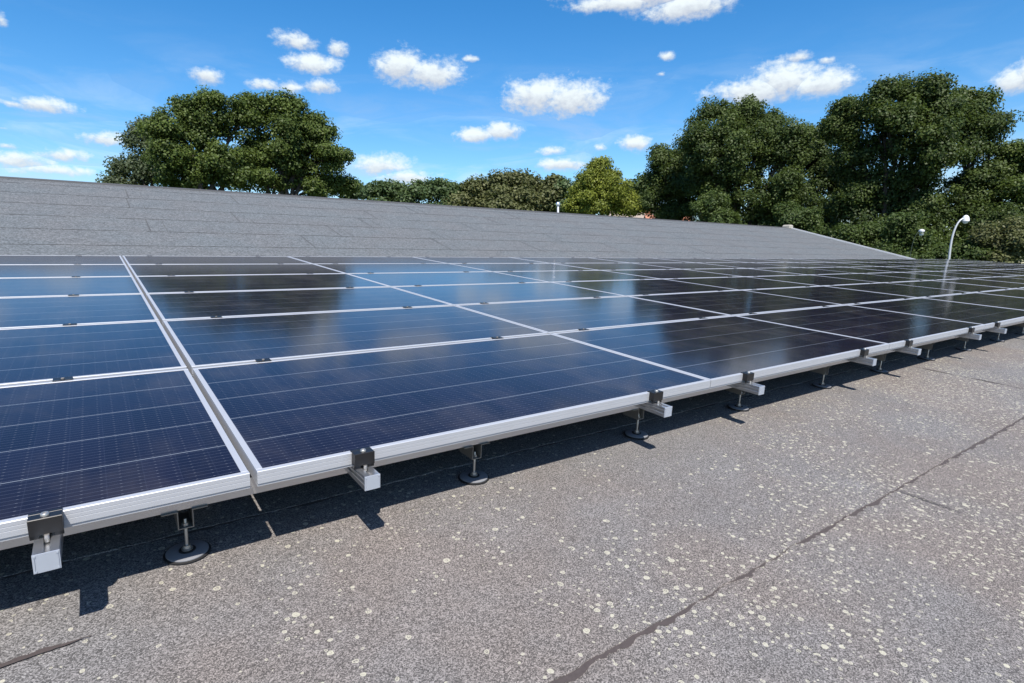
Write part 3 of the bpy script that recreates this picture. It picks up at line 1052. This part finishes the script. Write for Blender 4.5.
# lighter undergrowth in front of them
G3 = 'bushes in front of the dark trees'
BUSH = [(712, 39, [(712, 212, 20, 15), (724, 226, 18, 12)], L_BUSH, 'mid green bush over the ridge below the round-topped dark tree'),
        (800, 38, [(792, 220, 18, 14), (808, 228, 16, 16)], L_BUSH, 'mid green bush just above the pale ridge end cap'),
        (862, 37, [(850, 240, 18, 14), (872, 242, 18, 16)], L_BUSH, 'mid green bush behind the sloping white roof edge'),
        (905, 35, [(900, 232, 13, 15), (912, 244, 12, 14), (895, 252, 16, 10)], L_BUSH, 'light green rounded bush left of the curved lamp post'),
        (918, 37, [(910, 256, 14, 9), (926, 258, 14, 8)], L_BUSH, 'low dark bush under the small flat-headed lamp, at the roof corner'),
        (960, 36, [(940, 256, 14, 7), (962, 254, 13, 8), (978, 258, 13, 7)], L_BUSH, 'low mid-green bush at the foot of the curved lamp post'),
        (1000, 36, [(990, 244, 14, 14), (1006, 240, 16, 16), (1018, 250, 16, 14)], L_BRWN, 'brownish green bush right of the curved lamp post')]
for i, (tx, D, lb, m, lab) in enumerate(BUSH):
    tree('bush', lab, 'bush', D, tx, lb + [(tx, 268, max(l[2] for l in lb) * 1.4, 20)], m, .11, G3, 70 + i, .45, 24, 1.0, .08)


# ---------------------------------------------------------------- lamp posts
def at(px, py, D):
    d = ray(px, py)
    return CAM + d * (D / math.hypot(d.x, d.y))


def street_lamp(label, px, py, D, reach, pole_mat, head_r, r_pole, group=None, flat=False):
    top = at(px, py, D)
    d = RGT.copy()
    base = Vector((top.x, top.y, GROUND)) - d * reach
    h = top.z - GROUND
    t = thing('street_lamp', label, 'street lamp', base, group)
    pts = [Vector((0, 0, 0)), Vector((0, 0, h * .5))]
    k = 9
    for i in range(k + 1):
        a = i / k * math.pi / 2
        pts.append(d * (reach * (1 - math.cos(a)) ** 1.15) + Vector((0, 0, h - 1.55 + 1.55 * math.sin(a))))
    rad = [r_pole * 1.35, r_pole * 1.1] + [r_pole * (1 - .35 * i / k) for i in range(k + 1)]
    obj('pole', MB().tube(pts, rad, 12).mesh('pole', pole_mat, 50), t)
    c = d * (reach + head_r * .25)
    pr = [(head_r, -.14), (head_r * .98, -.06), (head_r * .8, .04), (head_r * .45, .11), (head_r * .12, .13)]
    if flat:
        pr = [(head_r * .7, -.09), (head_r, -.04), (head_r * .9, .02), (head_r * .3, .06)]
    hd = obj('lamp_head', MB().lathe(pr, (c.x, c.y, h), 24).mesh('lamp_head', M_WHITE, 50), t)
    obj('glass_bowl', MB().lathe([(head_r * .2, -.26), (head_r * .6, -.22), (head_r * .85, -.142)], (c.x, c.y, h), 24).mesh('glass_bowl', plain('frosted bowl', (.7, .72, .74), .3), 50), hd)
    obj('base_flange', MB().lathe([(.22, -.02), (.22, .03), (r_pole * 1.6, .05), (r_pole * 1.5, .35)], n=20).mesh('base_flange', pole_mat, 40), t)
    return t


street_lamp('pale curved lamp post with a white domed head beyond the right end of the panels', 965, 218, 33, .52, M_GALV, .145, .048)
street_lamp('small lamp with a flat white head among the dark trees, left of the curved post', 921, 230.5, 33.6, .4, M_DARKPOLE, .13, .012, None, True)


# ---------------------------------------------------------------- houses far behind
def house(label, px, py, D, wd, dp, hw, roof_mat, wall_mat, turn, name='house'):
    top = at(px, py, D)
    t = thing(name, label, 'house', (top.x, top.y, GROUND), None, (0, 0, turn))
    H = top.z - GROUND
    e = hw * H
    w2, d2 = wd / 2, dp / 2
    obj('wall', MB().prism([(-d2, 0), (d2, 0), (d2, e), (0, H - .25), (-d2, e)], 'x', -w2, w2).mesh('wall', wall_mat), t)
    o = .4
    sl_ = (H - e) / d2
    rf = MB()
    for s in (-1, 1):
        rf.prism([(0, H - .12), (s * (d2 + o), e - o * sl_ - .12), (s * (d2 + o), e - o * sl_ + .06), (0, H + .06)], 'x', -w2 - o, w2 + o)
    r_ = obj('roof', rf.mesh('roof', roof_mat), t)
    ch = MB().box(w2 * .45, w2 * .45 + .8, -.35, .35, H - .8, H + .9)
    ch.box(w2 * .45 - .06, w2 * .45 + .86, -.41, .41, H + .901, H + 1.02)
    obj('chimney', ch.mesh('chimney', M_BRICK), r_)
    for s in (-1, 1):
        for x in (-w2 * .5, w2 * .3):
            for z in (1.0, 3.6):
                if z + 1.3 > e:
                    continue
                f = obj('window', MB().box(x - .6, x + .6, min(s * d2, s * (d2 + .04)), max(s * d2, s * (d2 + .04)), z, z + 1.3).mesh('window', M_WHITE), t)
                obj('pane', MB().box(x - .5, x + .5, min(s * (d2 + .042), s * (d2 + .05)), max(s * (d2 + .042), s * (d2 + .05)), z + .1, z + 1.2).mesh('pane', M_PANE), f)
    return t


house('house with a weathered tan roof peeping over the ridge right of the yellow-green tree', 634, 211.5, 66, 5, 7, .6, M_TILE, M_RENDER, R(-38))
house('red brick house almost hidden under the dark trees over the ridge', 668, 215.6, 60, 4, 6, .66, M_TILE_RED, M_BRICK, R(-30))
print('leaf faces', N_LEAF)
